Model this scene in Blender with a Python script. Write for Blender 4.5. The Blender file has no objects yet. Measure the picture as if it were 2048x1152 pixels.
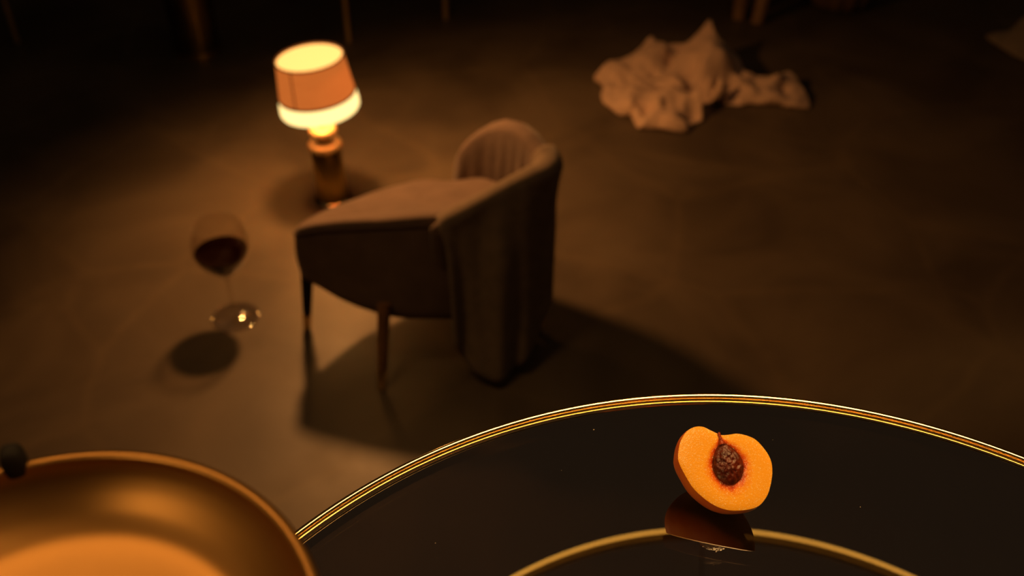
import bpy, bmesh, math, random
import numpy as np
from math import sin, cos, pi, radians as R
from mathutils import Vector, Matrix, noise
from mathutils.geometry import delaunay_2d_cdt
random.seed(4)
scene = bpy.context.scene
COL = scene.collection

# ------------------------------------------------------------------ camera, world, lights, exposure
cd = bpy.data.cameras.new('camera'); cam = bpy.data.objects.new('camera', cd); COL.objects.link(cam)
cam.location = (0, 0, 1.3); cam.rotation_euler = (R(90 - 38), 0, 0)
cd.sensor_width = 36; cd.lens = 36 * 2000 / 2048; cd.clip_start = .02
cd.dof.use_dof = True; cd.dof.focus_distance = .715; cd.dof.aperture_fstop = 4.7; cd.dof.aperture_blades = 0
scene.camera = cam
scene.cycles.caustics_reflective = False; scene.cycles.caustics_refractive = False

w = bpy.data.worlds.new('world'); scene.world = w; w.use_nodes = True
w.node_tree.nodes['Background'].inputs[0].default_value = (.03, .018, .01, 1)
w.node_tree.nodes['Background'].inputs[1].default_value = .2
vs = scene.view_settings
vs.view_transform = 'Standard'; vs.look = 'None'; vs.gamma = 1; vs.exposure = 0; vs.use_curve_mapping = False

def light(name, kind, loc, power, col, aim=None, **kw):
    d = bpy.data.lights.new(name, kind); o = bpy.data.objects.new(name, d); COL.objects.link(o)
    o.location = loc; d.energy = power; d.color = col
    for k, v in kw.items(): setattr(d, k, v)
    if aim: o.rotation_euler = (Vector(aim) - Vector(loc)).to_track_quat('-Z', 'Y').to_euler()
    return o
AMBER = (1, .41, .11)
light('hanging_lamp', 'SPOT', (-.42, 1.99, .80), 27, AMBER, aim=(-.10, 1.76, 0), spot_size=R(146), spot_blend=.75, shadow_soft_size=.035)
light('table_lamp_head', 'AREA', (.42, .50, 2.40), 1.55, (1, .53, .17), aim=(.12, .44, .75), shape='DISK', size=.66, spread=R(34))
light('side_fill', 'AREA', (-.95, 1.05, 2.40), .9, (1, .50, .15), aim=(-.30, .72, .40), shape='DISK', size=.44, spread=R(58))  # added light without a fixture: brightens the bowl bottom and foreground floor
light('peach_fill', 'SPOT', (-.80, -.50, 1.95), 42, (1, .55, .18), aim=(.16, .46, .78), spot_size=R(13), spot_blend=.6, shadow_soft_size=.06)  # added narrow spot, no fixture, to brighten the peach and its skin
light('ambient_fill', 'AREA', (0, 1.2, 2.78), 4.4, (1, .60, .33), aim=(0, 1.2, 0), shape='RECTANGLE', size=6.3, size_y=6.7)  # added ceiling-wide fill standing in for ambient light in the closed room

# ------------------------------------------------------------------ materials
def mat(name, base, rough=.5, metal=0., noise_amt=0., nscale=20., bump=0., bscale=60., base2=None, sheen=0., spec=.5, **kw):
    m = bpy.data.materials.new(name); m.use_nodes = True
    nt = m.node_tree; N = nt.nodes; Lk = nt.links; p = N['Principled BSDF']
    p.inputs['Base Color'].default_value = (*base, 1); p.inputs['Roughness'].default_value = rough
    p.inputs['Metallic'].default_value = metal; p.inputs['Specular IOR Level'].default_value = spec
    if sheen:
        p.inputs['Sheen Weight'].default_value = sheen; p.inputs['Sheen Roughness'].default_value = .4
    for k, v in kw.items(): p.inputs[k.replace('_', ' ')].default_value = v
    tc = N.new('ShaderNodeTexCoord')
    if noise_amt or base2:
        n = N.new('ShaderNodeTexNoise'); n.inputs['Scale'].default_value = nscale; n.inputs['Detail'].default_value = 6
        Lk.new(tc.outputs['Object'], n.inputs['Vector'])
        r = N.new('ShaderNodeMix'); r.data_type = 'RGBA'
        b2 = base2 or tuple(c * (1 - noise_amt) for c in base)
        r.inputs[6].default_value = (*base, 1); r.inputs[7].default_value = (*b2, 1)
        mr = N.new('ShaderNodeMapRange'); mr.inputs[1].default_value = .35; mr.inputs[2].default_value = .65
        Lk.new(n.outputs['Fac'], mr.inputs[0]); Lk.new(mr.outputs[0], r.inputs[0]); Lk.new(r.outputs[2], p.inputs['Base Color'])
    if bump:
        n2 = N.new('ShaderNodeTexNoise'); n2.inputs['Scale'].default_value = bscale; n2.inputs['Detail'].default_value = 4
        Lk.new(tc.outputs['Object'], n2.inputs['Vector'])
        b = N.new('ShaderNodeBump'); b.inputs['Strength'].default_value = bump; b.inputs['Distance'].default_value = .002
        Lk.new(n2.outputs['Fac'], b.inputs['Height']); Lk.new(b.outputs[0], p.inputs['Normal'])
    return m

def emit_mat(name, col, strength):
    m = bpy.data.materials.new(name); m.use_nodes = True; nt = m.node_tree; p = nt.nodes['Principled BSDF']
    p.inputs['Base Color'].default_value = (.25, .2, .13, 1); p.inputs['Roughness'].default_value = .6
    p.inputs['Emission Color'].default_value = (*col, 1); p.inputs['Emission Strength'].default_value = strength
    return m

def floor_mat():
    m = bpy.data.materials.new('polished_concrete'); m.use_nodes = True; nt = m.node_tree; N = nt.nodes; Lk = nt.links; p = N['Principled BSDF']
    tc = N.new('ShaderNodeTexCoord')
    n1 = N.new('ShaderNodeTexNoise'); n1.inputs['Scale'].default_value = 3.2; n1.inputs['Detail'].default_value = 7; n1.inputs['Distortion'].default_value = .6
    n2 = N.new('ShaderNodeTexNoise'); n2.inputs['Scale'].default_value = 11; n2.inputs['Detail'].default_value = 5
    # faint pale crack-like wear lines in the concrete
    v = N.new('ShaderNodeTexVoronoi'); v.feature = 'DISTANCE_TO_EDGE'; v.inputs['Scale'].default_value = 2.3
    wd = N.new('ShaderNodeTexNoise'); wd.inputs['Scale'].default_value = 4
    ad = N.new('ShaderNodeMix'); ad.data_type = 'RGBA'; ad.inputs[0].default_value = .06
    Lk.new(tc.outputs['Object'], wd.inputs['Vector']); Lk.new(tc.outputs['Object'], ad.inputs[6]); Lk.new(wd.outputs['Color'], ad.inputs[7])
    Lk.new(ad.outputs[2], v.inputs['Vector'])
    for n in (n1, n2): Lk.new(tc.outputs['Object'], n.inputs['Vector'])
    cr = N.new('ShaderNodeValToRGB')
    cr.color_ramp.elements[0].position = .34; cr.color_ramp.elements[0].color = (.085, .064, .044, 1)
    cr.color_ramp.elements[1].position = .68; cr.color_ramp.elements[1].color = (.155, .118, .078, 1)
    Lk.new(n1.outputs['Fac'], cr.inputs[0])
    mr = N.new('ShaderNodeMapRange'); mr.inputs[1].default_value = 0; mr.inputs[2].default_value = .035; mr.inputs[3].default_value = .26; mr.inputs[4].default_value = 0
    Lk.new(v.outputs['Distance'], mr.inputs[0])
    mm = N.new('ShaderNodeMath'); mm.operation = 'MULTIPLY'; Lk.new(mr.outputs[0], mm.inputs[0]); Lk.new(n2.outputs['Fac'], mm.inputs[1])
    mx = N.new('ShaderNodeMix'); mx.data_type = 'RGBA'; mx.inputs[7].default_value = (.24, .175, .10, 1)
    Lk.new(mm.outputs[0], mx.inputs[0]); Lk.new(cr.outputs[0], mx.inputs[6]); Lk.new(mx.outputs[2], p.inputs['Base Color'])
    rr = N.new('ShaderNodeMapRange'); rr.inputs[3].default_value = .38; rr.inputs[4].default_value = .6
    Lk.new(n2.outputs['Fac'], rr.inputs[0]); Lk.new(rr.outputs[0], p.inputs['Roughness'])
    b = N.new('ShaderNodeBump'); b.inputs['Strength'].default_value = .15; b.inputs['Distance'].default_value = .002
    Lk.new(n2.outputs['Fac'], b.inputs['Height']); Lk.new(b.outputs[0], p.inputs['Normal'])
    return m

def tinted_glass(ior=3.1):
    m = bpy.data.materials.new('tinted_glass'); m.use_nodes = True; nt = m.node_tree; N = nt.nodes; Lk = nt.links
    N.remove(N['Principled BSDF']); out = N['Material Output']
    t = N.new('ShaderNodeBsdfTransparent'); t.inputs[0].default_value = (.36, .32, .27, 1)
    g = N.new('ShaderNodeBsdfGlossy'); g.inputs['Color'].default_value = (1, 1, 1, 1); g.inputs['Roughness'].default_value = .012
    f = N.new('ShaderNodeFresnel')
    s = N.new('ShaderNodeMixShader')
    ge = N.new('ShaderNodeNewGeometry'); mi = N.new('ShaderNodeMix'); mi.data_type = 'FLOAT'   # the same index entering and leaving the pane
    mi.inputs[2].default_value = ior; mi.inputs[3].default_value = 1 / ior; Lk.new(ge.outputs['Backfacing'], mi.inputs[0]); Lk.new(mi.outputs[0], f.inputs['IOR'])
    Lk.new(f.outputs[0], s.inputs[0]); Lk.new(t.outputs[0], s.inputs[1]); Lk.new(g.outputs[0], s.inputs[2]); Lk.new(s.outputs[0], out.inputs['Surface'])
    return m

M = dict(
    floor=floor_mat(),
    wall=mat('dark_plaster', (.06, .045, .032), .85, noise_amt=.3, nscale=3),
    ceil=mat('dark_ceiling', (.05, .04, .03), .9, noise_amt=.2, nscale=3),
    brass=mat('polished_brass', (.90, .70, .38), .09, 1., noise_amt=.12, nscale=30),
    brass2=mat('satin_brass', (.72, .48, .17), .34, 1., noise_amt=.2, nscale=40),
    lamp_brass=mat('olive_brass', (.48, .35, .11), .30, 1., noise_amt=.2, nscale=20),
    oak=mat('oak', (.40, .24, .13), .5, noise_amt=.3, nscale=25),
    thin_brass=mat('dull_brass', (.66, .47, .22), .5, .5, noise_amt=.15, nscale=25),
    brass_dark=mat('aged_brass', (.30, .21, .08), .42, 1., noise_amt=.35, nscale=14),
    glass_t=tinted_glass(),
    copper=mat('amber_copper', (.50, .27, .085), .40, 1., noise_amt=.1, nscale=18),
    black=mat('black_iron', (.012, .010, .008), .8, 0., bump=.2, bscale=200),
    velvet=mat('mauve_grey_velvet', (.20, .135, .105), .85, noise_amt=.18, nscale=26, bump=.35, bscale=420, sheen=.35),
    piping=mat('velvet_piping', (.18, .12, .095), .8, noise_amt=.15, nscale=60, sheen=.3),
    throw=mat('taupe_wool', (.27, .205, .15), .92, noise_amt=.2, nscale=50, bump=.5, bscale=700, sheen=.25),
    wood=mat('walnut', (.36, .18, .075), .38, noise_amt=.4, nscale=25),
    linen=mat('sand_linen', (.72, .52, .40), .95, noise_amt=.12, nscale=35, bump=.4, bscale=500),
    linen2=mat('grey_linen', (.34, .27, .19), .95, noise_amt=.15, nscale=35, bump=.4, bscale=500),
    pouf=mat('brown_upholstery', (.22, .13, .085), .9, noise_amt=.2, nscale=20, sheen=.2),
    shade=None,
    trim=mat('dark_trim', (.035, .016, .010), .8, noise_amt=.2, nscale=80),
    glow_top=emit_mat('glowing_diffuser_top', (1, .58, .17), 1.1),
    glow_band=emit_mat('glowing_diffuser_band', (1, .70, .26), 1.7),
    neck=mat('pale_brass_neck', (.88, .66, .34), .4, .5, noise_amt=.1, nscale=60),
    dust=mat('pale_dust', (.5, .42, .3), .9, noise_amt=.2, nscale=300),
)

# ------------------------------------------------------------------ mesh helpers
def obj(name, verts, faces, m, parent=None, smooth=True):
    me = bpy.data.meshes.new(name); me.from_pydata([tuple(v) for v in verts], [], faces); me.validate()
    bm = bmesh.new(); bm.from_mesh(me); bmesh.ops.recalc_face_normals(bm, faces=bm.faces); bm.to_mesh(me); bm.free()
    me.materials.append(m)
    if smooth: me.polygons.foreach_set('use_smooth', [True] * len(me.polygons))
    o = bpy.data.objects.new(name, me); COL.objects.link(o)
    if parent: o.parent = parent
    return o
def sharp(o, ang=35):
    o.data.set_sharp_from_angle(angle=R(ang)); return o
def tag(o, label, cat, group=None):
    o['label'] = label; o['category'] = cat
    if group: o['group'] = group
    return o
def thing(name, label, cat, loc, group=None):
    o = bpy.data.objects.new(name, None); COL.objects.link(o); o.location = loc; o.empty_display_size = .05
    return tag(o, label, cat, group)
def struct(o):
    o['kind'] = 'structure'; return o
def box_vf(x0, x1, y0, y1, z0, z1):
    v = [(x, y, z) for x in (x0, x1) for y in (y0, y1) for z in (z0, z1)]
    return v, [(0, 1, 3, 2), (4, 6, 7, 5), (0, 4, 5, 1), (2, 3, 7, 6), (0, 2, 6, 4), (1, 5, 7, 3)]
def box(name, x0, x1, y0, y1, z0, z1, m, parent=None):
    v, f = box_vf(x0, x1, y0, y1, z0, z1); return obj(name, v, f, m, parent, False)
def lathe(name, prof, m, parent=None, n=64, closed=False, ang=35, cx=0, cy=0):
    """prof: list of (r, z); r = 0 at an end closes with a pole; closed joins last ring to first"""
    V, F, rings = [], [], []
    for r, z in prof:
        if r < 1e-6: rings.append([len(V)]); V.append((cx, cy, z))
        else:
            rings.append(list(range(len(V), len(V) + n)))
            V += [(cx + r * cos(2 * pi * k / n), cy + r * sin(2 * pi * k / n), z) for k in range(n)]
    pr = list(zip(rings, rings[1:])) + ([(rings[-1], rings[0])] if closed else [])
    for a, b in pr:
        for k in range(n):
            k2 = (k + 1) % n
            if len(a) == 1 and len(b) == 1: continue
            if len(a) == 1: F.append((a[0], b[k], b[k2]))
            elif len(b) == 1: F.append((a[k], a[k2], b[0]))
            else: F.append((a[k], a[k2], b[k2], b[k]))
    return sharp(obj(name, V, F, m, parent), ang)
def arc(cx, cz, r, a0, a1, n):
    return [(cx + r * cos(R(a0 + (a1 - a0) * i / n)), cz + r * sin(R(a0 + (a1 - a0) * i / n))) for i in range(n + 1)]
def tube(name, pts, rads, m, parent=None, n=16, closed=False):
    V, F = [], []; P = [Vector(p) for p in pts]
    if not hasattr(rads, '__len__'): rads = [rads] * len(P)
    up0 = None
    for i, p in enumerate(P):
        t = (P[(i + 1) % len(P)] - P[i - 1]) if closed else (P[min(i + 1, len(P) - 1)] - P[max(i - 1, 0)])
        t.normalize()
        if up0 is None: up0 = t.orthogonal().normalized()
        up0 = (up0 - t * up0.dot(t)).normalized(); s = t.cross(up0)
        for k in range(n):
            a = 2 * pi * k / n; V.append(p + (up0 * cos(a) + s * sin(a)) * rads[i])
    L = len(P)
    for i in range(L if closed else L - 1):
        for k in range(n):
            j = (i + 1) % L; F.append((i * n + k, i * n + (k + 1) % n, j * n + (k + 1) % n, j * n + k))
    if not closed:
        F.append(tuple(range(n))); F.append(tuple((L - 1) * n + k for k in range(n)))
    return sharp(obj(name, V, F, m, parent), 60)
def catmull(P, per=8, closed=False):
    P = [Vector(p) for p in P]; n = len(P); out = []
    for i in range(n if closed else n - 1):
        g = (lambda k: P[k % n]) if closed else (lambda k: P[min(max(k, 0), n - 1)])
        a, b, c, d = g(i - 1), g(i), g(i + 1), g(i + 2)
        for s in range(per):
            t = s / per
            out.append(.5 * (2 * b + (c - a) * t + (2 * a - 5 * b + 4 * c - d) * t * t + (3 * b - a - 3 * c + d) * t ** 3))
    if not closed: out.append(P[-1].copy())
    return out
def lerp(a, b, t): return a + (b - a) * t
def interp(xs, ys, x):
    if x <= xs[0]: return ys[0]
    for i in range(len(xs) - 1):
        if x <= xs[i + 1]:
            t = (x - xs[i]) / (xs[i + 1] - xs[i]); t = t * t * (3 - 2 * t) if False else t
            return ys[i] + (ys[i + 1] - ys[i]) * t
    return ys[-1]

# ------------------------------------------------------------------ the room
X0, X1, Y0, Y1, ZC = -3.2, 3.2, -2.2, 4.6, 2.8
struct(box('floor', X0 - .1, X1 + .1, Y0 - .1, Y1 + .1, -.1, 0, M['floor']))
struct(box('ceiling', X0 - .1, X1 + .1, Y0 - .1, Y1 + .1, ZC, ZC + .1, M['ceil']))
struct(box('wall_back', X0, X1, Y1, Y1 + .1, 0, ZC, M['wall']))
struct(box('wall_front', X0, X1, Y0 - .1, Y0, 0, ZC, M['wall']))
struct(box('wall_left', X0 - .1, X0, Y0 - .1, Y1 + .1, 0, ZC, M['wall']))
struct(box('wall_right', X1, X1 + .1, Y0 - .1, Y1 + .1, 0, ZC, M['wall']))

# ------------------------------------------------------------------ glass table (radius .405, top at .75)
TX, TY, TZ, TR = .1534, .1636, .75, .4046
tb = thing('glass_table', 'round dark glass table with a shiny gold rim in the foreground', 'table', (TX, TY, 0))
g = .0105
lathe('glass_top', [(0, TZ), (TR - g, TZ), (TR - g, TZ - .008), (0, TZ - .008)], M['glass_t'], tb, 256)
# rim: outer bead, sunk channel, thin inner lip
prof = [(TR - g - .0008, TZ - .010), (TR - g - .0008, TZ - .0002)] + arc(TR - g, TZ + .0002, .0008, 180, 0, 8) + \
       [(TR - g + .0009, TZ - .0012), (TR - g + .0026, TZ - .0012), (TR - .0044, TZ - .0012)] + \
       arc(TR - .0022, TZ + .0002, .0022, 165, -60, 14) + [(TR - .002, TZ - .012)]
lathe('rim', prof, M['brass'], tb, 384, closed=True, ang=22)
for a in (14, 166, 215, 325):
    x, y = .355 * cos(R(a)), .355 * sin(R(a))
    leg_ = tube('leg', [(x * 1.03, y * 1.03, .006), (x, y, TZ - .012)], [.010, .011], M['brass2'], tb)
    lathe('foot_pad', [(0, 0), (.017, 0), (.017, .006), (.010, .010), (0, .010)], M['brass2'], leg_, 24, cx=x * 1.03, cy=y * 1.03)
    lathe('top_pad', [(0, TZ - .013), (.016, TZ - .013), (.016, TZ - .009), (0, TZ - .009)], M['brass2'], leg_, 24, cx=x, cy=y)

# ring pendant hanging over the table: seen only as the golden arc mirrored in the glass
RX, RY, RZ, RR = .344, .522, 1.65, .624
rp = thing('ring_pendant', 'thin golden ring pendant lamp, mirrored as an arc in the dark glass tabletop', 'lamp', (RX, RY, RZ))
lathe('hoop', [(RR - .005, -.002), (RR - .003, -.005), (RR + .003, -.005), (RR + .005, -.002), (RR + .005, .018), (RR - .005, .018)], M['brass2'], rp, 160, closed=True)
lathe('light_strip', [(RR - .0022, -.0050), (RR - .0022, -.0068), (RR + .0022, -.0068), (RR + .0022, -.0050)], emit_mat('ring_glow', (1, .44, .06), 3.0), rp, 160, closed=True)
for a in (90, 210, 330):
    tube('cable', [(RR * cos(R(a)), RR * sin(R(a)), .016), (.03 * cos(R(a)), .03 * sin(R(a)), 1.13)], .0012, M['black'], rp, 8)
lathe('ceiling_rose', [(0, 1.12), (.05, 1.12), (.055, 1.15), (0, 1.15)], M['brass2'], rp, 32)

# ------------------------------------------------------------------ peach half on the glass
PC = Vector((0.14360, 0.45600, 0.78527))
PN = Vector((-0.18056, -0.72499, 0.66467)); PE1 = Vector((0.98343, -0.14412, 0.10994)); PE2 = Vector((0.01609, 0.67351, 0.73900))
FACE = [(-0.03127, 0.00765), (-0.02984, 0.01695), (-0.02598, 0.02389), (-0.02067, 0.02746), (-0.01488, 0.02791), (-0.01006, 0.02581), (-0.00526, 0.02371), (-0.00143, 0.02266), (0.00334, 0.02318), (0.00811, 0.0239), (0.01475, 0.02265), (0.02043, 0.01993), (0.02607, 0.01385), (0.02981, 0.00727), (0.03091, 0.00061), (0.03023, -0.00705), (0.02786, -0.01573), (0.02315, -0.02259), (0.01656, -0.02591), (0.00806, -0.02723), (0.00048, -0.02688), (-0.00714, -0.02432), (-0.0148, -0.01934), (-0.02154, -0.01285), (-0.02687, -0.00434), (-0.03028, 0.00234)]
ph = thing('peach_half', 'cut orange peach half with its dark red stone, on the glass table', 'fruit', (PC.x, PC.y, TZ))
off = Vector((PC.x, PC.y, TZ))
outl = [Vector(p) for p in catmull([(a, b, 0) for a, b in FACE], 5, True)]
NO = len(outl)
DEP = .0370
# skin: bulges a little past the cut, closes behind
V, F = [], []; NR = 16
def skin_pt(p, t):
    a = t * pi / 2
    k = cos(a) ** .92 if t < 1 else 0
    k *= 1 + .05 * sin(min(1, t * 2.2) * pi) * (1 - t)
    sh_ = .0140 * sin(min(1, t * 1.5) * pi / 2) * (1 - t * .4)
    return PC + (PE1 * p.x + PE2 * p.y) * k - PN * DEP * sin(a) - (PE1 * .62 + PE2 * .78) * sh_ - off
for i in range(NR):
    for p in outl: V.append(skin_pt(p, i / NR))
V.append(PC - PN * DEP - off)
for i in range(NR - 1):
    for k in range(NO): F.append((i * NO + k, i * NO + (k + 1) % NO, (i + 1) * NO + (k + 1) % NO, (i + 1) * NO + k))
for k in range(NO): F.append(((NR - 1) * NO + k, (NR - 1) * NO + (k + 1) % NO, NR * NO))
zmin = min(v.z for v in V)
lift = Vector((0, 0, -zmin))
V = [v + lift for v in V]
m = bpy.data.materials.new('peach_skin'); m.use_nodes = True; nt = m.node_tree; N = nt.nodes; p_ = N['Principled BSDF']
tc = N.new('ShaderNodeTexCoord'); n_ = N.new('ShaderNodeTexNoise'); n_.inputs['Scale'].default_value = 45; n_.inputs['Detail'].default_value = 5
nt.links.new(tc.outputs['Object'], n_.inputs['Vector'])
cr = N.new('ShaderNodeValToRGB'); cr.color_ramp.elements[0].position = .3; cr.color_ramp.elements[0].color = (.66, .10, .006, 1)
cr.color_ramp.elements[1].position = .75; cr.color_ramp.elements[1].color = (.82, .22, .010, 1)
nt.links.new(n_.outputs['Fac'], cr.inputs[0]); nt.links.new(cr.outputs[0], p_.inputs['Base Color'])
p_.inputs['Roughness'].default_value = .5; p_.inputs['Specular IOR Level'].default_value = .2; p_.inputs['Subsurface Weight'].default_value = .5; p_.inputs['Subsurface Radius'].default_value = (1, .35, .1); p_.inputs['Subsurface Scale'].default_value = .007
obj('skin', V, F, m, ph)
# flesh: cut face, softly domed at the edge
m = bpy.data.materials.new('peach_flesh'); m.use_nodes = True; nt = m.node_tree; N = nt.nodes; Lk = nt.links; p_ = N['Principled BSDF']
at = N.new('ShaderNodeAttribute'); at.attribute_name = 'pitdist'
tc = N.new('ShaderNodeTexCoord')
n_ = N.new('ShaderNodeTexNoise'); n_.inputs['Scale'].default_value = 260; n_.inputs['Detail'].default_value = 3; Lk.new(tc.outputs['Object'], n_.inputs['Vector'])
sm = N.new('ShaderNodeMath'); sm.operation = 'MULTIPLY_ADD'; sm.inputs[1].default_value = .35; Lk.new(n_.outputs['Fac'], sm.inputs[0]); Lk.new(at.outputs['Fac'], sm.inputs[2])
cr = N.new('ShaderNodeValToRGB'); e = cr.color_ramp.elements
e[0].position = .15; e[0].color = (.30, .022, .006, 1); e[1].position = .62; e[1].color = (.93, .44, .032, 1)
x_ = e.new(.30); x_.color = (.70, .12, .010, 1); x_ = e.new(.42); x_.color = (.88, .31, .018, 1)
Lk.new(sm.outputs[0], cr.inputs[0])
v_ = N.new('ShaderNodeTexVoronoi'); v_.inputs['Scale'].default_value = 1250; Lk.new(tc.outputs['Object'], v_.inputs['Vector'])
mr = N.new('ShaderNodeMapRange'); mr.inputs[1].default_value = .16; mr.inputs[2].default_value = .34; mr.inputs[3].default_value = 1.0; mr.inputs[4].default_value = 0; Lk.new(v_.outputs['Distance'], mr.inputs[0])
n3 = N.new('ShaderNodeTexNoise'); n3.inputs['Scale'].default_value = 620; Lk.new(tc.outputs['Object'], n3.inputs['Vector'])
mr2 = N.new('ShaderNodeMapRange'); mr2.inputs[1].default_value = .44; mr2.inputs[2].default_value = .54; Lk.new(n3.outputs['Fac'], mr2.inputs[0])
mu = N.new('ShaderNodeMath'); mu.operation = 'MULTIPLY'; Lk.new(mr.outputs[0], mu.inputs[0]); Lk.new(mr2.outputs[0], mu.inputs[1])
mx = N.new('ShaderNodeMix'); mx.data_type = 'RGBA'; mx.inputs[7].default_value = (1, .92, .62, 1); Lk.new(mu.outputs[0], mx.inputs[0]); Lk.new(cr.outputs[0], mx.inputs[6])  # sparkle highlights painted into the flesh colour as pale dots
Lk.new(mx.outputs[2], p_.inputs['Base Color'])
p_.inputs['Roughness'].default_value = .28; p_.inputs['Specular IOR Level'].default_value = .35
b_ = N.new('ShaderNodeBump'); b_.inputs['Strength'].default_value = .35; b_.inputs['Distance'].default_value = .0003
Lk.new(v_.outputs['Distance'], b_.inputs['Height']); Lk.new(b_.outputs[0], p_.inputs['Normal'])
PITT, PITB = Vector((-0.0024, 0.0173)), Vector((0.0055, -0.0104))
pax = (PITT - PITB); PL_ = pax.length / 2; pax.normalize(); pper = Vector((pax.y, -pax.x)); PW = .0104
PITC = (PITT + PITB) / 2
def pitd(x, y):
    q = Vector((x, y)) - PITC; a = q.dot(pax) / PL_; b = q.dot(pper)
    wdt = PW * (1 - .22 * max(0, a) - .25 * max(0, a) ** 3)
    d = math.hypot(a, b / wdt)
    # the reddish vein running up to the stem notch
    if a > .8: d = min(d, 1 + abs(b) / .0032 * 1.0)
    return d
V, F, D = [], [], []; NK = 40
for i in range(NK):
    t = 1 - i / NK
    for p in outl:
        x, y = p.x * t, p.y * t
        dd = pitd(x, y)
        h = .0010 * (1 - t ** 8) - .0014 * math.exp(-max(0, dd - .9) * 5)
        V.append(PC + PE1 * x + PE2 * y + PN * h - off + lift); D.append(max(0, dd - 1) * .75)
V.append(PC - off + lift); D.append(0)
for i in range(NK - 1):
    for k in range(NO): F.append((i * NO + k, i * NO + (k + 1) % NO, (i + 1) * NO + (k + 1) % NO, (i + 1) * NO + k))
for k in range(NO): F.append(((NK - 1) * NO + k, (NK - 1) * NO + (k + 1) % NO, NK * NO))
fl = obj('flesh', V, F, m, ph)
at = fl.data.attributes.new('pitdist', 'FLOAT', 'POINT'); at.data.foreach_set('value', D)
# stone
m = mat('peach_stone', (.12, .017, .007), .26, base2=(.045, .007, .004), nscale=160, spec=.6, bump=.3, bscale=900)
V, F = [], []; NA, NB = 72, 26
for i in range(NB):
    f = pi / 2 * i / (NB - 1)
    for k in range(NA):
        a = 2 * pi * k / NA; ca, sa = cos(a), sin(a)
        u, v = ca * cos(f), sa * cos(f)
        wdt = PW * (1 - .22 * max(0, u) - .25 * max(0, u) ** 3)
        q = PITC + pax * (u * PL_ * (1 + .05 * max(0, u) ** 3)) + pper * (v * wdt)
        h = .0062 * sin(f)
        co = Vector((q.x * 420, q.y * 420, h * 420))
        h += (.0011 * noise.noise(co) + .0007 * noise.noise(co * 2.3)) * (.25 + sin(f)) - .0007
        V.append(PC + PE1 * q.x + PE2 * q.y + PN * h - off + lift)
for i in range(NB - 1):
    for k in range(NA): F.append((i * NA + k, i * NA + (k + 1) % NA, (i + 1) * NA + (k + 1) % NA, (i + 1) * NA + k))
st = obj('stone', V, F, m, ph); st['label'] = 'dark red wrinkled stone'
# strand of stem between stone and notch
STEM = [(-0.0019, 0.0161, 0.0022), (-0.0026, 0.0189, 0.0008), (-0.0034, 0.0217, 0.0010), (-0.0041, 0.0246, 0.0012)]
mst = mat('stem_strand', (.36, .045, .012), .35, noise_amt=.5, nscale=300)
pts = [PC + PE1 * a + PE2 * b + PN * c - off + lift for a, b, c in STEM]
tube('stem', catmull(pts, 6), [lerp(.0022, .0008, min(1, i / 12)) + .0002 * sin(i * 2.1) for i in range((len(pts) - 1) * 6 + 1)], mst, ph, 10)

# ------------------------------------------------------------------ footed copper bowl on the left of the table
BX, BY, BZ, BR = -.188, .208, .95, .1175
bw = thing('footed_bowl', 'large shiny amber copper bowl at the lower left, cut off by the frame', 'bowl', (BX, BY, TZ))
z = BZ - TZ
inner = [(0, z - .027), (.050, z - .0268), (.081, z - .0258), (.0925, z - .0225), (.1015, z - .016), (.108, z - .009), (.1115, z - .003)]
rim_p = arc(.1143, z - .0030, .0032, 165, 0, 8)
outer = [(.1160, z - .012), (.111, z - .026), (.100, z - .040), (.083, z - .051), (.060, z - .056), (.030, z - .060), (.016, z - .070), (.0125, z - .095), (.0135, z - .125), (.018, .040), (.030, .020), (.041, .010), (.045, .006), (.045, 0), (0, 0)]
sm_i = [(p.x, p.y) for p in catmull([(a, b, 0) for a, b in inner], 5)]
sm_o = [(max(p.x, 0), max(p.y, 0)) for p in catmull([(a, b, 0) for a, b in outer[:-2]], 4)] + [(.045, 0), (0, 0)]
lathe('bowl_body', sm_i + rim_p + sm_o, M['copper'], bw, 128, ang=60)
a0 = math.atan2(.316 - BY, -.231 - BX)
V, F = [], []; NA, NB = 24, 14
for i in range(NB + 1):
    f = -pi / 2 + pi * i / NB
    for k in range(NA):
        a = 2 * pi * k / NA; sg = lambda q: math.copysign(abs(q) ** .6, q)
        r_, s_, h_ = .1165 + .0060 * sg(cos(f)) * sg(cos(a)), .0056 * sg(cos(f)) * sg(sin(a)), z - .003 + .0130 * sg(sin(f))
        V.append((cos(a0) * r_ - sin(a0) * s_, sin(a0) * r_ + cos(a0) * s_, h_))
for i in range(NB):
    for k in range(NA): F.append((i * NA + k, i * NA + (k + 1) % NA, (i + 1) * NA + (k + 1) % NA, (i + 1) * NA + k))
obj('lug_handle', V, F, M['black'], bw)['label'] = 'small dark lug handle'

# ------------------------------------------------------------------ table lamp on the floor
lp = thing('table_lamp', 'lit brass lamp with an orange drum shade standing on the floor', 'lamp', (-.424, 2.004, 0)); lp.rotation_euler = (0, R(-1.4), 0)
lathe('base', [(0, 0), (.042, 0), (.043, .002), (.043, .007), (.040, .010), (.036, .011), (0, .011)], M['brass'], lp, 64)
lathe('body', [(0, .010), (.0345, .010), (.0345, .136), (.0325, .139), (0, .139)], M['lamp_brass'], lp, 64)
lathe('neck_ring', [(0, .139)] + arc(.028, .150, .011, -90, 90, 12) + [(0, .161)], M['neck'], lp, 64)
lathe('collar', [(0, .160), (.019, .160), (.017, .168), (.019, .177), (0, .177)], M['brass_dark'], lp, 48)
lathe('neck_ring', [(0, .176)] + arc(.021, .187, .0105, -90, 90, 12) + [(0, .1975)], M['neck'], lp, 64)
lathe('stem', [(0, .197), (.009, .197), (.009, .300), (0, .300)], M['brass2'], lp, 32)
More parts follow.
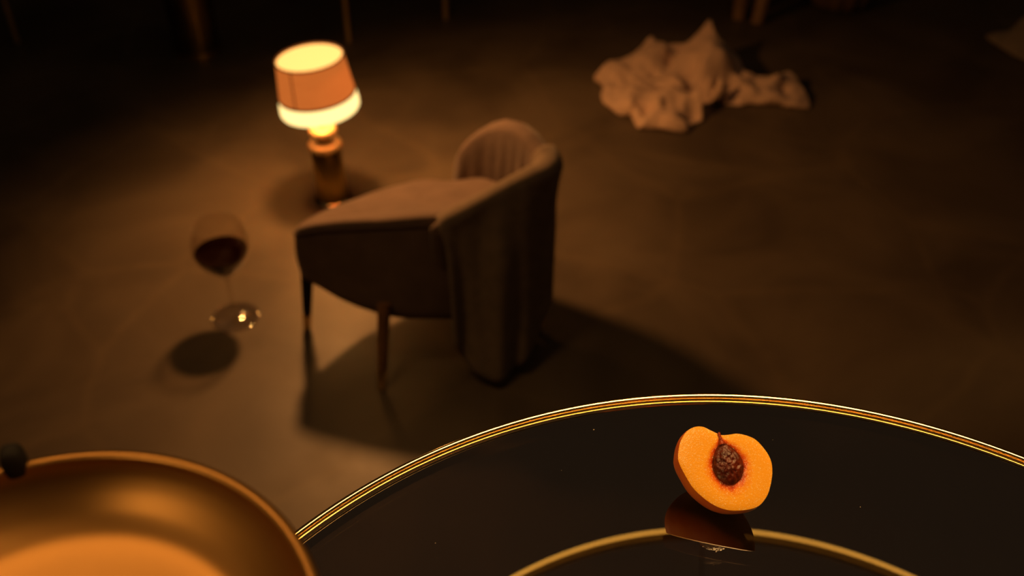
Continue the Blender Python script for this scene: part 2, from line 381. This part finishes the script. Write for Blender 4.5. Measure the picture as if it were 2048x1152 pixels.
# fabric sleeve: woven, glowing from the bulb within
m = bpy.data.materials.new('terracotta_shade_fabric'); m.use_nodes = True; nt = m.node_tree; N = nt.nodes; Lk = nt.links; p_ = N['Principled BSDF']
tc = N.new('ShaderNodeTexCoord'); n_ = N.new('ShaderNodeTexNoise'); n_.inputs['Scale'].default_value = 30
mp = N.new('ShaderNodeMapping'); mp.inputs['Scale'].default_value = (1, 1, 14); Lk.new(tc.outputs['Object'], mp.inputs[0]); Lk.new(mp.outputs[0], n_.inputs['Vector'])
cr = N.new('ShaderNodeValToRGB'); cr.color_ramp.elements[0].color = (.54, .125, .020, 1); cr.color_ramp.elements[1].color = (.70, .175, .030, 1)
Lk.new(n_.outputs['Fac'], cr.inputs[0]); Lk.new(cr.outputs[0], p_.inputs['Base Color']); Lk.new(cr.outputs[0], p_.inputs['Emission Color'])
p_.inputs['Emission Strength'].default_value = .85; p_.inputs['Roughness'].default_value = .9
M['shade'] = m
sh = lathe('shade', [(.0725, .3655), (.0735, .3655), (.0838, .279), (.0828, .279)], M['shade'], lp, 96, closed=True)
tube('trim', [(.0736 * cos(2 * pi * k / 72), .0736 * sin(2 * pi * k / 72), .3655) for k in range(72)], .0022, M['trim'], sh, 8, True)
tube('trim', [(.0842 * cos(2 * pi * k / 72), .0842 * sin(2 * pi * k / 72), .280) for k in range(72)], .0026, M['trim'], sh, 8, True)
sa = R(246)
tube('seam', [(lerp(.0741, .0842, t) * cos(sa), lerp(.0741, .0842, t) * sin(sa), lerp(.364, .281, t)) for t in (0, .5, 1)], .0013, mat('shade_seam', (.30, .08, .03), .9, noise_amt=.2, nscale=90), sh, 8)
lathe('top_diffuser', [(0, .3625), (.055, .3625), (.072, .3630), (.072, .3600), (0, .3600)], M['glow_top'], lp, 72)
lathe('band_diffuser', [(.0828, .280), (.0848, .2795), (.0862, .2765), (.0885, .252), (.0882, .246), (.0860, .2420), (.0820, .2410), (.0790, .244), (.0790, .279)], M['glow_band'], lp, 96, closed=True, ang=60)
lathe('bulb', [(0, .244)] + arc(0, .272, .026, -85, 85, 12) + [(0, .2985)], emit_mat('bulb_glow', (1, .42, .09), 95), lp, 32)
TILT = Matrix.Translation((0, 0, .29)) @ Matrix.Rotation(R(-3.2), 4, 'Y') @ Matrix.Translation((0, 0, -.29))    # the shade sits a little crooked
for o in lp.children:
    if o.name.split('.')[0] in ('shade', 'top_diffuser', 'band_diffuser'): o.matrix_local = TILT

# ------------------------------------------------------------------ wine glass on the floor
m = tinted_glass(1.6); m.name = 'clear_glass'; m.node_tree.nodes['Transparent BSDF'].inputs[0].default_value = (.98, .96, .94, 1)
wg = thing('wine_glass', 'stemmed glass of red wine standing on the floor left of the chair', 'wine glass', (-.562, 1.566, 0))
oc = [(0, 0), (.046, .0008), (.0475, .0018), (.046, .003), (.030, .006), (.012, .012), (.0055, .022), (.0042, .040), (.0040, .070), (.0048, .092), (.0080, .103), (.0175, .113), (.0350, .130), (.0490, .152), (.0555, .172), (.0530, .196), (.0460, .226)]
ic = [(.0448, .226), (.0518, .196), (.0543, .172), (.0477, .153), (.0338, .1315), (.0168, .1155), (.007, .1085), (0, .1065)]
so = [(p.x, p.y) for p in catmull([(a, b, 0) for a, b in oc[1:]], 4)]
si = [(max(0, p.x), p.y) for p in catmull([(a, b, 0) for a, b in ic], 4)]
si[-1] = (0, .1065)
kf = max(k for k, p in enumerate(so) if p[1] < .0225 and p[0] < .02); kb = max(k for k, p in enumerate(so) if p[1] < .0985)
m2 = tinted_glass(2.4); m2.name = 'crystal_glass'; m2.node_tree.nodes['Transparent BSDF'].inputs[0].default_value = (.97, .95, .92, 1)
lathe('foot', [(0, 0)] + so[:kf + 1] + [(0, so[kf][1])], m2, wg, 72, ang=60)
lathe('stem', [(0, so[kf][1])] + so[kf:kb + 1] + [(0, so[kb][1])], m2, wg, 32, ang=60)
lathe('bowl', [(0, so[kb][1])] + so[kb:] + [(.0454, .2266)] + si, m, wg, 72, ang=60)
mw = mat('red_wine', (.009, .0012, .0009), .03, noise_amt=.2, nscale=40, spec=.5)
wi = [(0, .1070)] + [(r - .0004, zz + .0004) for r, zz in reversed(si[:-1]) if zz < .166 and r > .001]
rl = wi[-1][0]
lathe('wine', wi + [(rl, .1670), (0, .1665)], mw, wg, 72, ang=40)['label'] = 'dark red wine'

# ------------------------------------------------------------------ upholstered chair
SEAT_TOP = [(-0.3965, 1.4970, 0.2620), (-0.3750, 1.5418, 0.2580), (-0.3191, 1.6047, 0.2500), (-0.2398, 1.6690, 0.2430), (-0.1736, 1.7035, 0.2400), (-0.1233, 1.6960, 0.2400), (-0.0386, 1.6911, 0.2500), (0.0342, 1.6052, 0.2700), (0.0236, 1.5154, 0.2900), (-0.0572, 1.4838, 0.2950), (-0.1241, 1.4807, 0.2950), (-0.1991, 1.4712, 0.2950), (-0.2710, 1.4738, 0.2900), (-0.3462, 1.4840, 0.2780)]
SEAT_BOT = [(-0.3947, 1.4950, 0.1606), (-0.3648, 1.5350, 0.1500), (-0.3123, 1.5850, 0.1250), (-0.2290, 1.6250, 0.1000), (-0.1526, 1.6500, 0.0850), (-0.0934, 1.6500, 0.0800), (-0.0238, 1.6300, 0.0800), (0.0351, 1.5700, 0.0850), (0.0348, 1.5100, 0.0908), (-0.0369, 1.4550, 0.0888), (-0.1294, 1.4300, 0.1060), (-0.2167, 1.4250, 0.1150), (-0.3022, 1.4500, 0.1257), (-0.3597, 1.4750, 0.1452)]  # hidden far side set low to block light passing under the seat
CH = Vector((-.16, 1.55, 0))
ch = thing('upholstered_chair', 'low grey-brown velvet chair with a rounded back and tapered legs', 'chair', CH)
T = [p - CH for p in catmull(SEAT_TOP, 8, True)]; B = [p - CH for p in catmull(SEAT_BOT, 8, True)]
n = len(T); cT = sum(T, Vector()) / n; cB = sum(B, Vector()) / n
V, F = [], []; rings = []
def ring(pts): rings.append(len(V)); V.extend(pts)
ring([lerp(b, cB, .97) for b in B]); ring([lerp(b, cB, .5) for b in B]); ring([lerp(b, cB, .05) - Vector((0, 0, .002)) for b in B])
for t in (.03, .12, .3, .5, .7, .86, .94):
    bul = 1 + .02 * sin(pi * t)
    ring([Vector((cT.x + (lerp(b, q, t).x - cT.x) * bul, cT.y + (lerp(b, q, t).y - cT.y) * bul, lerp(b.z, q.z - .008, t))) for b, q in zip(B, T)])
ring([lerp(q, cT, .012) - Vector((0, 0, .006)) for q in T])
for i in range(len(rings) - 1):
    a, b = rings[i], rings[i + 1]
    for k in range(n): F.append((a + k, a + (k + 1) % n, b + (k + 1) % n, b + k))
F.append(tuple(range(n)))
F.append(tuple(rings[-1] + k for k in range(n)))
obj('seat_base', V, F, M['velvet'], ch)
V, F, rings = [], [], []
for t, h in ((.02, -.010), (.006, -.004), (.012, .001), (.04, .006), (.1, .010), (.22, .012), (.4, .010), (.6, .008), (.8, .007), (.97, .007)):
    def hh(k):
        q = lerp(T[k], cT, t); return q + Vector((0, 0, h + .0022 * noise.noise(q * 22) * min(1, t * 8)))
    ring([hh(k) for k in range(n)])
for i in range(len(rings) - 1):
    a, b = rings[i], rings[i + 1]
    for k in range(n): F.append((a + k, a + (k + 1) % n, b + (k + 1) % n, b + k))
F.append(tuple(rings[-1] + k for k in range(n)))
cu = obj('seat_cushion', V, F, M['velvet'], ch)
tube('piping', [lerp(q, cT, .002) + Vector((0, 0, -.006)) for q in T], .0030, M['piping'], cu, 8, True)
# backrest: a barrel shell, high round arch at the rear running down into the near arm
path = catmull([(-.130, 1.712, 0), (-.092, 1.690, 0), (-.042, 1.655, 0), (.002, 1.618, 0), (.032, 1.586, 0), (.046, 1.560, 0), (.036, 1.540, 0), (.002, 1.524, 0), (-.050, 1.503, 0), (-.105, 1.487, 0), (-.148, 1.476, 0)], 6)
S = [0]
for a, b in zip(path, path[1:]): S.append(S[-1] + (b - a).length)
ST = S[-1]
xs = [0, .006, .02, .045, .075, .105, .15, .185, .215, .24, .27, .33, .39, .43, ST]
zs = [.268, .284, .310, .340, .366, .384, .396, .394, .385, .379, .374, .353, .328, .312, .292]
V, F, rings, CREST = [], [], [], []
for i, p in enumerate(path):
    t = (path[min(i + 1, len(path) - 1)] - path[max(i - 1, 0)]).normalized(); nn = Vector((t.y, -t.x, 0))   # towards the sitter's outside? flipped below
    nn = -nn if nn.dot(Vector((-.16, 1.56, 0)) - p) > 0 else nn                                            # nn points away from the seat
    zt = interp(xs, zs, S[i]); zb = .15 if S[i] < .25 else lerp(.15, .20, (S[i] - .25) / (ST - .25))
    e = min(S[i], ST - S[i]); t0 = interp([0, .22, .30, 9], [.020, .020, .013, .013], S[i]); th = t0 * min(1, .35 + (e / .018) ** .6 * .65)
    c = p + nn * t0 - CH; CREST.append((c + CH + nn * .14 * (zt - zb) * interp([0, .08, .21, 9], [1, .9, 0, 0], S[i]) + Vector((0, 0, zt)), nn.copy(), th))
    sec = []
    for q in range(25):
        if q <= 8: o_, z_ = -th - .006 * sin(pi * q / 8), lerp(zb, zt - .016, q / 8)
        elif q <= 16: a = pi * (1 - (q - 8) / 8); o_, z_ = th * cos(a), zt - .016 + .016 * sin(a)
        else: o_, z_ = th, lerp(zt - .016, zb, (q - 16) / 8)
        wr = 0
        if q <= 8 and S[i] < .25: wr = .005 * noise.noise(Vector((S[i] * 70, z_ * 9, 3))) * sin(pi * q / 8)
        ln = .14 * (z_ - zb) * interp([0, .08, .21, 9], [1, .9, 0, 0], S[i])
        sec.append(c + nn * (o_ + wr + ln) + Vector((0, 0, z_)))
    ring(sec)
for i in range(len(rings) - 1):
    a, b = rings[i], rings[i + 1]
    for k in range(25): F.append((a + k, a + (k + 1) % 25, b + (k + 1) % 25, b + k))
F.append(tuple(range(25))); F.append(tuple(rings[-1] + k for k in range(25)))
bk = obj('backrest', V, F, M['velvet'], ch)
def leg(top, foot, m, lab=None):
    top, foot = Vector(top) - CH, Vector(foot) - CH
    o = tube('leg', [top, lerp(top, foot, .3), lerp(top, foot, .78)], [.0125, .0115, .0088], m, ch, 16)
    tube('ferrule', [lerp(top, foot, .76), lerp(top, foot, .79), foot], [.0098, .0098, .0075], M['brass'], o, 16)
    return o
leg((-.2345, 1.425, .150), (-.2435, 1.355, 0), M['wood'])
leg((-.385, 1.512, .185), (-.411, 1.530, 0), M['black'])
leg((.020, 1.520, .160), (.052, 1.520, 0), M['wood'])
leg((-.130, 1.640, .200), (-.130, 1.690, 0), M['wood'])

# throw draped over the near arm, hanging nearly to the floor
hem = catmull([(-.108, 1.402, .075), (-.085, 1.380, .042), (-.046, 1.368, .012), (-.006, 1.380, .016), (.030, 1.405, .036), (.074, 1.500, .105)], 12)
mid = catmull([(-.114, 1.440, .225), (-.085, 1.437, .220), (-.045, 1.435, .215), (.004, 1.448, .215), (.044, 1.474, .220), (.077, 1.536, .235)], 12)
NU = len(hem); NVo = 44; NVi = 10
def crest_at(sv):
    k = max(i for i in range(len(S) - 1) if S[i] <= sv); f = (sv - S[k]) / (S[k + 1] - S[k]); A, B_ = CREST[k], CREST[k + 1]
    return lerp(A[0], B_[0], f), lerp(A[1], B_[1], f).normalized(), lerp(A[2], B_[2], f)
V, F = [], []
for i in range(NU):
    u = i / (NU - 1)
    b, c = mid[i], hem[i]
    cr_, nn, th_ = crest_at(lerp(ST - .014, .222, u))
    top1 = cr_ + Vector((0, 0, .005)); a = cr_ + nn * (th_ + .007) - Vector((0, 0, .014))
    for j in range(NVi):            # inside the arm, up to the crest
        t = j / NVi; q = (1 - t) * .06
        V.append(cr_ - nn * (th_ + .005) * min(1, q / .02) + Vector((0, 0, .005 - max(0, q - .008))))
    for j in range(NVo):
        t = j / (NVo - 1)
        if t < .16:
            q = t / .16; p = lerp(top1, a, q) + (nn * .004 + Vector((0, 0, .005))) * sin(pi * q)
        else:
            q = (t - .16) / .84
            p = a * (1 - q) ** 2 + (b * 2 - (a + c) * .5) * 2 * q * (1 - q) + c * q * q
        amp = max(0, t - .10)
        fold = sin(u * 13 + .6 + 1.2 * t) * .010 + sin(u * 27 + 2 - t * 2) * .0045 + .006 * noise.noise(Vector((u * 5, t * 3, 1)))
        V.append(p + Vector((.15, -.95, .2)) * fold * min(1, amp * 2.2))
NV = NVi + NVo
for i in range(NU - 1):
    for j in range(NV - 1): F.append((i * NV + j, i * NV + j + 1, (i + 1) * NV + j + 1, (i + 1) * NV + j))
th = obj('throw_blanket', V, F, M['throw'])
sd = th.modifiers.new('thickness', 'SOLIDIFY'); sd.thickness = .005; sd.offset = 0
tag(th, 'taupe wool throw draped over the near arm of the chair', 'blanket')

# ------------------------------------------------------------------ crumpled cloths on the floor
CLOTH_OUT = [ (0.2376, 2.6214, 0.0200), (0.2906, 2.6720, 0.0450), (0.3329, 2.6775, 0.0500), (0.3752, 2.7215, 0.0600), (0.4077, 2.7458, 0.0850), (0.4246, 2.7301, 0.0750), (0.4532, 2.7287, 0.0700), (0.5076, 2.7190, 0.0800), (0.5490, 2.7358, 0.1100), (0.5699, 2.7423, 0.1350), (0.5837, 2.7103, 0.1100), (0.6125, 2.6748, 0.0850), (0.6435, 2.6374, 0.0650), (0.6604, 2.6009, 0.0450), (0.6910, 2.5906, 0.0350), (0.7302, 2.5932, 0.0300), (0.7798, 2.6074, 0.0400), (0.7991, 2.5932, 0.0300), (0.8119, 2.5345, 0.0180), (0.8165, 2.4624, 0.0030), (0.7724, 2.4594, 0.0120), (0.7339, 2.4724, 0.0200), (0.6884, 2.4749, 0.0150), (0.6571, 2.4813, 0.0080), (0.6261, 2.4730, 0.0030), (0.5904, 2.4801, 0.0030), (0.5501, 2.4801, 0.0030), (0.5085, 2.4727, 0.0050), (0.5095, 2.3938, 0.0100), (0.5035, 2.3827, 0.0050), (0.4783, 2.3571, 0.0080), (0.4690, 2.3332, 0.0030), (0.4516, 2.3234, 0.0030), (0.4193, 2.3272, 0.0100), (0.3821, 2.3399, 0.0120), (0.3603, 2.3398, 0.0030), (0.3352, 2.3464, 0.0030), (0.3253, 2.3809, 0.0060), (0.3212, 2.4078, 0.0080), (0.3056, 2.4137, 0.0030), (0.2800, 2.4282, 0.0100), (0.2541, 2.4779, 0.0060), (0.2486, 2.5242, 0.0120), (0.2586, 2.5703, 0.0150), (0.2461, 2.6108, 0.0100) ]
CLOTH_IN = [ (0.2953, 2.6009, 0.0450), (0.3051, 2.5820, 0.0280), (0.2725, 2.4686, 0.0220), (0.3200, 2.4956, 0.0450), (0.3597, 2.6295, 0.0500), (0.3881, 2.6506, 0.0700), (0.4059, 2.6940, 0.0800), (0.3986, 2.6009, 0.0450), (0.4043, 2.5845, 0.0380), (0.3602, 2.5003, 0.0500), (0.3496, 2.4518, 0.0380), (0.4388, 2.6480, 0.0450), (0.4515, 2.6590, 0.0360), (0.4715, 2.6506, 0.0700), (0.4973, 2.6732, 0.0520), (0.4388, 2.6722, 0.0750), (0.4426, 2.5245, 0.0600), (0.4363, 2.4763, 0.0620), (0.4350, 2.4928, 0.0280), (0.4716, 2.5016, 0.0420), (0.4112, 2.5215, 0.0320), (0.3905, 2.4145, 0.0500), (0.5057, 2.6585, 0.0850), (0.5336, 2.6638, 0.0900), (0.5442, 2.6167, 0.1150), (0.5675, 2.6521, 0.1100), (0.5284, 2.5559, 0.0850), (0.5589, 2.5607, 0.0900), (0.5871, 2.5684, 0.0900), (0.6077, 2.5819, 0.0800), (0.5021, 2.5778, 0.0450), (0.5105, 2.5386, 0.0420), (0.5406, 2.5190, 0.0480), (0.5458, 2.5087, 0.0750), (0.5633, 2.5022, 0.0600), (0.5733, 2.4939, 0.0750), (0.4999, 2.4554, 0.0580), (0.5363, 2.4542, 0.0550), (0.5550, 2.4698, 0.0580), (0.4849, 2.4673, 0.0300), (0.6011, 2.5472, 0.0340), (0.5915, 2.5163, 0.0160), (0.5606, 2.5050, 0.0050), (0.5252, 2.4959, 0.0060), (0.6199, 2.5855, 0.0450), (0.6219, 2.5334, 0.0260), (0.6291, 2.5448, 0.0500), (0.6678, 2.5552, 0.0300), (0.6933, 2.5443, 0.0280), (0.6567, 2.4962, 0.0300), (0.6306, 2.4907, 0.0180), (0.7117, 2.5229, 0.0350), (0.7458, 2.5460, 0.0420), (0.7489, 2.5419, 0.0180), (0.7737, 2.5339, 0.0220), (0.7875, 2.5046, 0.0220), (0.7234, 2.4928, 0.0280), (0.3720, 2.3582, 0.0400), (0.4109, 2.4073, 0.0320), (0.4422, 2.4299, 0.0420), (0.4381, 2.3675, 0.0350), (0.4672, 2.4111, 0.0300), (0.4547, 2.3434, 0.0300), (0.4032, 2.3404, 0.0280), (0.3389, 2.3987, 0.0220), (0.3530, 2.3975, 0.0080), (0.3670, 2.4075, 0.0100), (0.3462, 2.3419, 0.0200), (0.4575, 2.3498, 0.0120), (0.4848, 2.4012, 0.0060), (0.3134, 2.4155, 0.0350), (0.2953, 2.4719, 0.0350) ]
CLOTH2_OUT = [ (1.4701, 2.9232, 0.0040), (1.4936, 2.9241, 0.0200), (1.5338, 2.9162, 0.0300), (1.5544, 2.9141, 0.0600), (1.6061, 2.9360, 0.0700), (1.6647, 2.9216, 0.0600), (1.7311, 2.9019, 0.0200), (1.6738, 2.7940, 0.0040), (1.5730, 2.7325, 0.0040), (1.5155, 2.7733, 0.0040), (1.4890, 2.8397, 0.0040) ]
CLOTH2_IN = [ (1.5016, 2.8653, 0.0200), (1.5303, 2.8384, 0.0400), (1.5509, 2.8073, 0.0300), (1.5814, 2.8358, 0.0650), (1.6003, 2.7981, 0.0500), (1.6235, 2.7941, 0.0200) ]
def inside(x, y, P):
    c = False
    for i in range(len(P)):
        a, b = P[i], P[i - 1]
        if (a[1] > y) != (b[1] > y) and x < (b[0] - a[0]) * (y - a[1]) / (b[1] - a[1]) + a[0]: c = not c
    return c
def cloth(name, OUT, INN, m, step, wrinkle):
    out = catmull(OUT, 5, True)
    ctrl = [(p[0], p[1], p[2]) for p in OUT] + list(INN)
    C_ = np.array(ctrl); c0 = C_[:, :2].mean(0); Q = (C_[:, :2] - c0) * 10
    ker = lambda d2: np.where(d2 > 1e-12, d2 * np.log(np.maximum(d2, 1e-12)), 0)
    n_ = len(Q); A = np.zeros((n_ + 3, n_ + 3)); A[:n_, :n_] = ker(((Q[:, None] - Q[None]) ** 2).sum(-1)) + np.eye(n_) * .002
    A[:n_, n_] = 1; A[:n_, n_ + 1:] = Q; A[n_, :n_] = 1; A[n_ + 1:, :n_] = Q.T
    sol = np.linalg.solve(A, np.r_[C_[:, 2], 0, 0, 0])
    def zat(x, y):
        q = (np.array((x, y)) - c0) * 10
        return float(ker(((Q - q) ** 2).sum(-1)) @ sol[:n_] + sol[n_] + q @ sol[n_ + 1:])
    pts = [Vector((p.x, p.y)) for p in out]; nb = len(pts)
    x0, x1 = min(p.x for p in pts), max(p.x for p in pts); y0, y1 = min(p.y for p in pts), max(p.y for p in pts)
    poly = [(p.x, p.y) for p in pts]
    y = y0 + step / 2; r = 0
    while y < y1:
        x = x0 + (step / 2 if r % 2 else 0)
        while x < x1:
            if inside(x, y, poly) and min((x - q[0]) ** 2 + (y - q[1]) ** 2 for q in poly) > (step * .6) ** 2: pts.append(Vector((x, y)))
            x += step
        y += step * .87; r += 1
    v2, e2, f2, *_ = delaunay_2d_cdt(pts, [(i, (i + 1) % nb) for i in range(nb)], [list(range(nb))], 1, 1e-6)
    V = []
    for q in v2:
        zz = zat(q.x, q.y)
        fa = lambda an, f1, f2, sd: 1 - 2 * abs(noise.noise(Vector(((q.x * cos(an) + q.y * sin(an)) * f1, (q.y * cos(an) - q.x * sin(an)) * f2, sd))))
        zz += wrinkle * (.9 * (fa(.9, 30, 9, 3) - .5) + .7 * (fa(-.5, 26, 10, 8) - .5) + .4 * noise.noise(Vector((q.x * 40, q.y * 40, 5)))) * min(1, zz / .02)
        V.append(Vector((q.x, q.y, max(zz, .0035))))
    F = [tuple(f) for f in f2]
    # hem turned down to the floor behind the raised edge
    em = {}
    for f in F:
        for a, b in zip(f, f[1:] + f[:1]):
            em[(a, b)] = 1
    bd = [e for e in em if (e[1], e[0]) not in em]
    cx = sum(p.x for p in out) / nb; cy = sum(p.y for p in out) / nb
    low = {}
    for a, b in bd:
        for k in (a, b):
            if k not in low:
                low[k] = len(V); p = V[k]; s = .985 if p.y < cy else .995
                V.append(Vector((cx + (p.x - cx) * s, cy + (p.y - cy) * s, .003)))
    for a, b in bd:
        F.append((b, a, low[a], low[b]))
    o = obj(name, V, F, m)
    s = o.modifiers.new('thickness', 'SOLIDIFY'); s.thickness = .0022; s.offset = 0
    return o
tag(cloth('crumpled_cloth', CLOTH_OUT, CLOTH_IN, M['linen'], .0055, .0065), 'crumpled sand-beige cloth lying in a heap on the dark floor', 'cloth')
tag(cloth('crumpled_cloth', CLOTH2_OUT, CLOTH2_IN, M['linen2'], .010, .004), 'dim grey-beige cloth at the right edge of the photo', 'cloth')

# ------------------------------------------------------------------ furniture in the dark background
dr = thing('brass_cylinder', 'dark brass cylindrical stand with thin bands, in the dark behind the lamp', 'stand', (-.950, 2.83, 0))
lathe('drum', [(0, .0), (.068, .0), (.068, .330), (0, .330)], M['brass_dark'], dr, 64)
for z in (.008, .205, .322):
    lathe('band', [(.066, z - .008), (.0705, z - .008), (.0715, z), (.0705, z + .008), (.066, z + .008)], M['brass2'], dr, 64, closed=True)

def tripod(name, label, legs, top_z, rad):
    c = sum((Vector((x, y, 0)) for x, y in legs), Vector()) / len(legs)
    o = thing(name, label, 'side table', c, 'thin-legged brass side tables')
    for x, y in legs:
        tube('leg', [(x - c.x, y - c.y, 0), (x - c.x, y - c.y, top_z)], .0085, M['thin_brass'], o, 14)
    lathe('tabletop', [(0, top_z), (rad, top_z), (rad, top_z + .012), (rad - .002, top_z + .014), (0, top_z + .014)], M['brass_dark'], o, 64)
    return o
tripod('side_table', 'side table whose two thin gold legs show behind the lit lamp', [(-.502, 2.892), (-.213, 3.071), (-.47, 3.30)], .46, .22)
tripod('side_table', 'side table with one thin gold leg at the far top left corner', [(-1.523, 2.892), (-1.86, 2.95), (-1.68, 3.26)], .46, .23)

sc_ = Vector((.80, 3.25, 0))
so_ = thing('wooden_stool', 'stool with thick wooden legs in the dark behind the crumpled beige cloth', 'stool', sc_)
for a, b in (((.735, 3.09, .34), (.731, 3.075, 0)), ((.835, 3.10, .34), (.782, 3.035, 0)), ((.75, 3.40, .34), (.72, 3.44, 0)), ((.88, 3.36, .34), (.91, 3.40, 0))):
    tube('leg', [Vector(b) - sc_, lerp(Vector(b), Vector(a), .5) - sc_, Vector(a) - sc_], [.020, .025, .028], M['oak'], so_, 20)
lathe('seat', [(0, .33), (.155, .33), (.165, .345), (.165, .365), (.155, .378), (0, .380)], M['wood'], so_, 48)

pc_ = Vector((1.09, 3.215, 0))
pf = thing('pleated_pouf', 'brown pleated pouf at the top edge, right of the stool', 'pouf', pc_)
V, F = [], []; n = 144
for i, (r, z) in enumerate([(.085, 0), (.098, .008), (.104, .04), (.106, .12), (.104, .19), (.096, .225), (.076, .238), (.01, .241)]):
    for k in range(n):
        a = 2 * pi * k / n; q = r * (1 + (.09 * abs(cos(a * 6.5)) - .02) * (1 if 0 < i < 6 else .3))
        V.append((q * cos(a), q * sin(a), z))
for i in range(7):
    for k in range(n): F.append((i * n + k, i * n + (k + 1) % n, (i + 1) * n + (k + 1) % n, (i + 1) * n + k))
F.append(tuple(range(n))); F.append(tuple(7 * n + k for k in range(n)))
pb = obj('body', V, F, M['pouf'], pf)
lathe('button', [(0, .237), (.014, .237), (.015, .242), (.010, .246), (0, .247)], M['piping'], pf, 24)

# ------------------------------------------------------------------ dust specks on the glass
V, F = [], []
for k in range(46):
    a, r = random.uniform(0, 2 * pi), TR * .95 * math.sqrt(random.random())
    x, y, s = TX + r * cos(a), TY + r * sin(a), random.uniform(.0003, .0007)
    if (x - PC.x) ** 2 + (y - PC.y) ** 2 < .004: continue
    b = len(V); V += [(x - s, y - s, TZ), (x + s, y - s * .6, TZ), (x + s * .3, y + s, TZ), (x, y, TZ + s)]
    F += [(b, b + 1, b + 3), (b + 1, b + 2, b + 3), (b + 2, b, b + 3), (b, b + 2, b + 1)]
du = tag(obj('dust_specks', V, F, M['dust'], None, False), 'tiny pale dust specks scattered on the dark glass tabletop', 'dust'); du['kind'] = 'stuff'
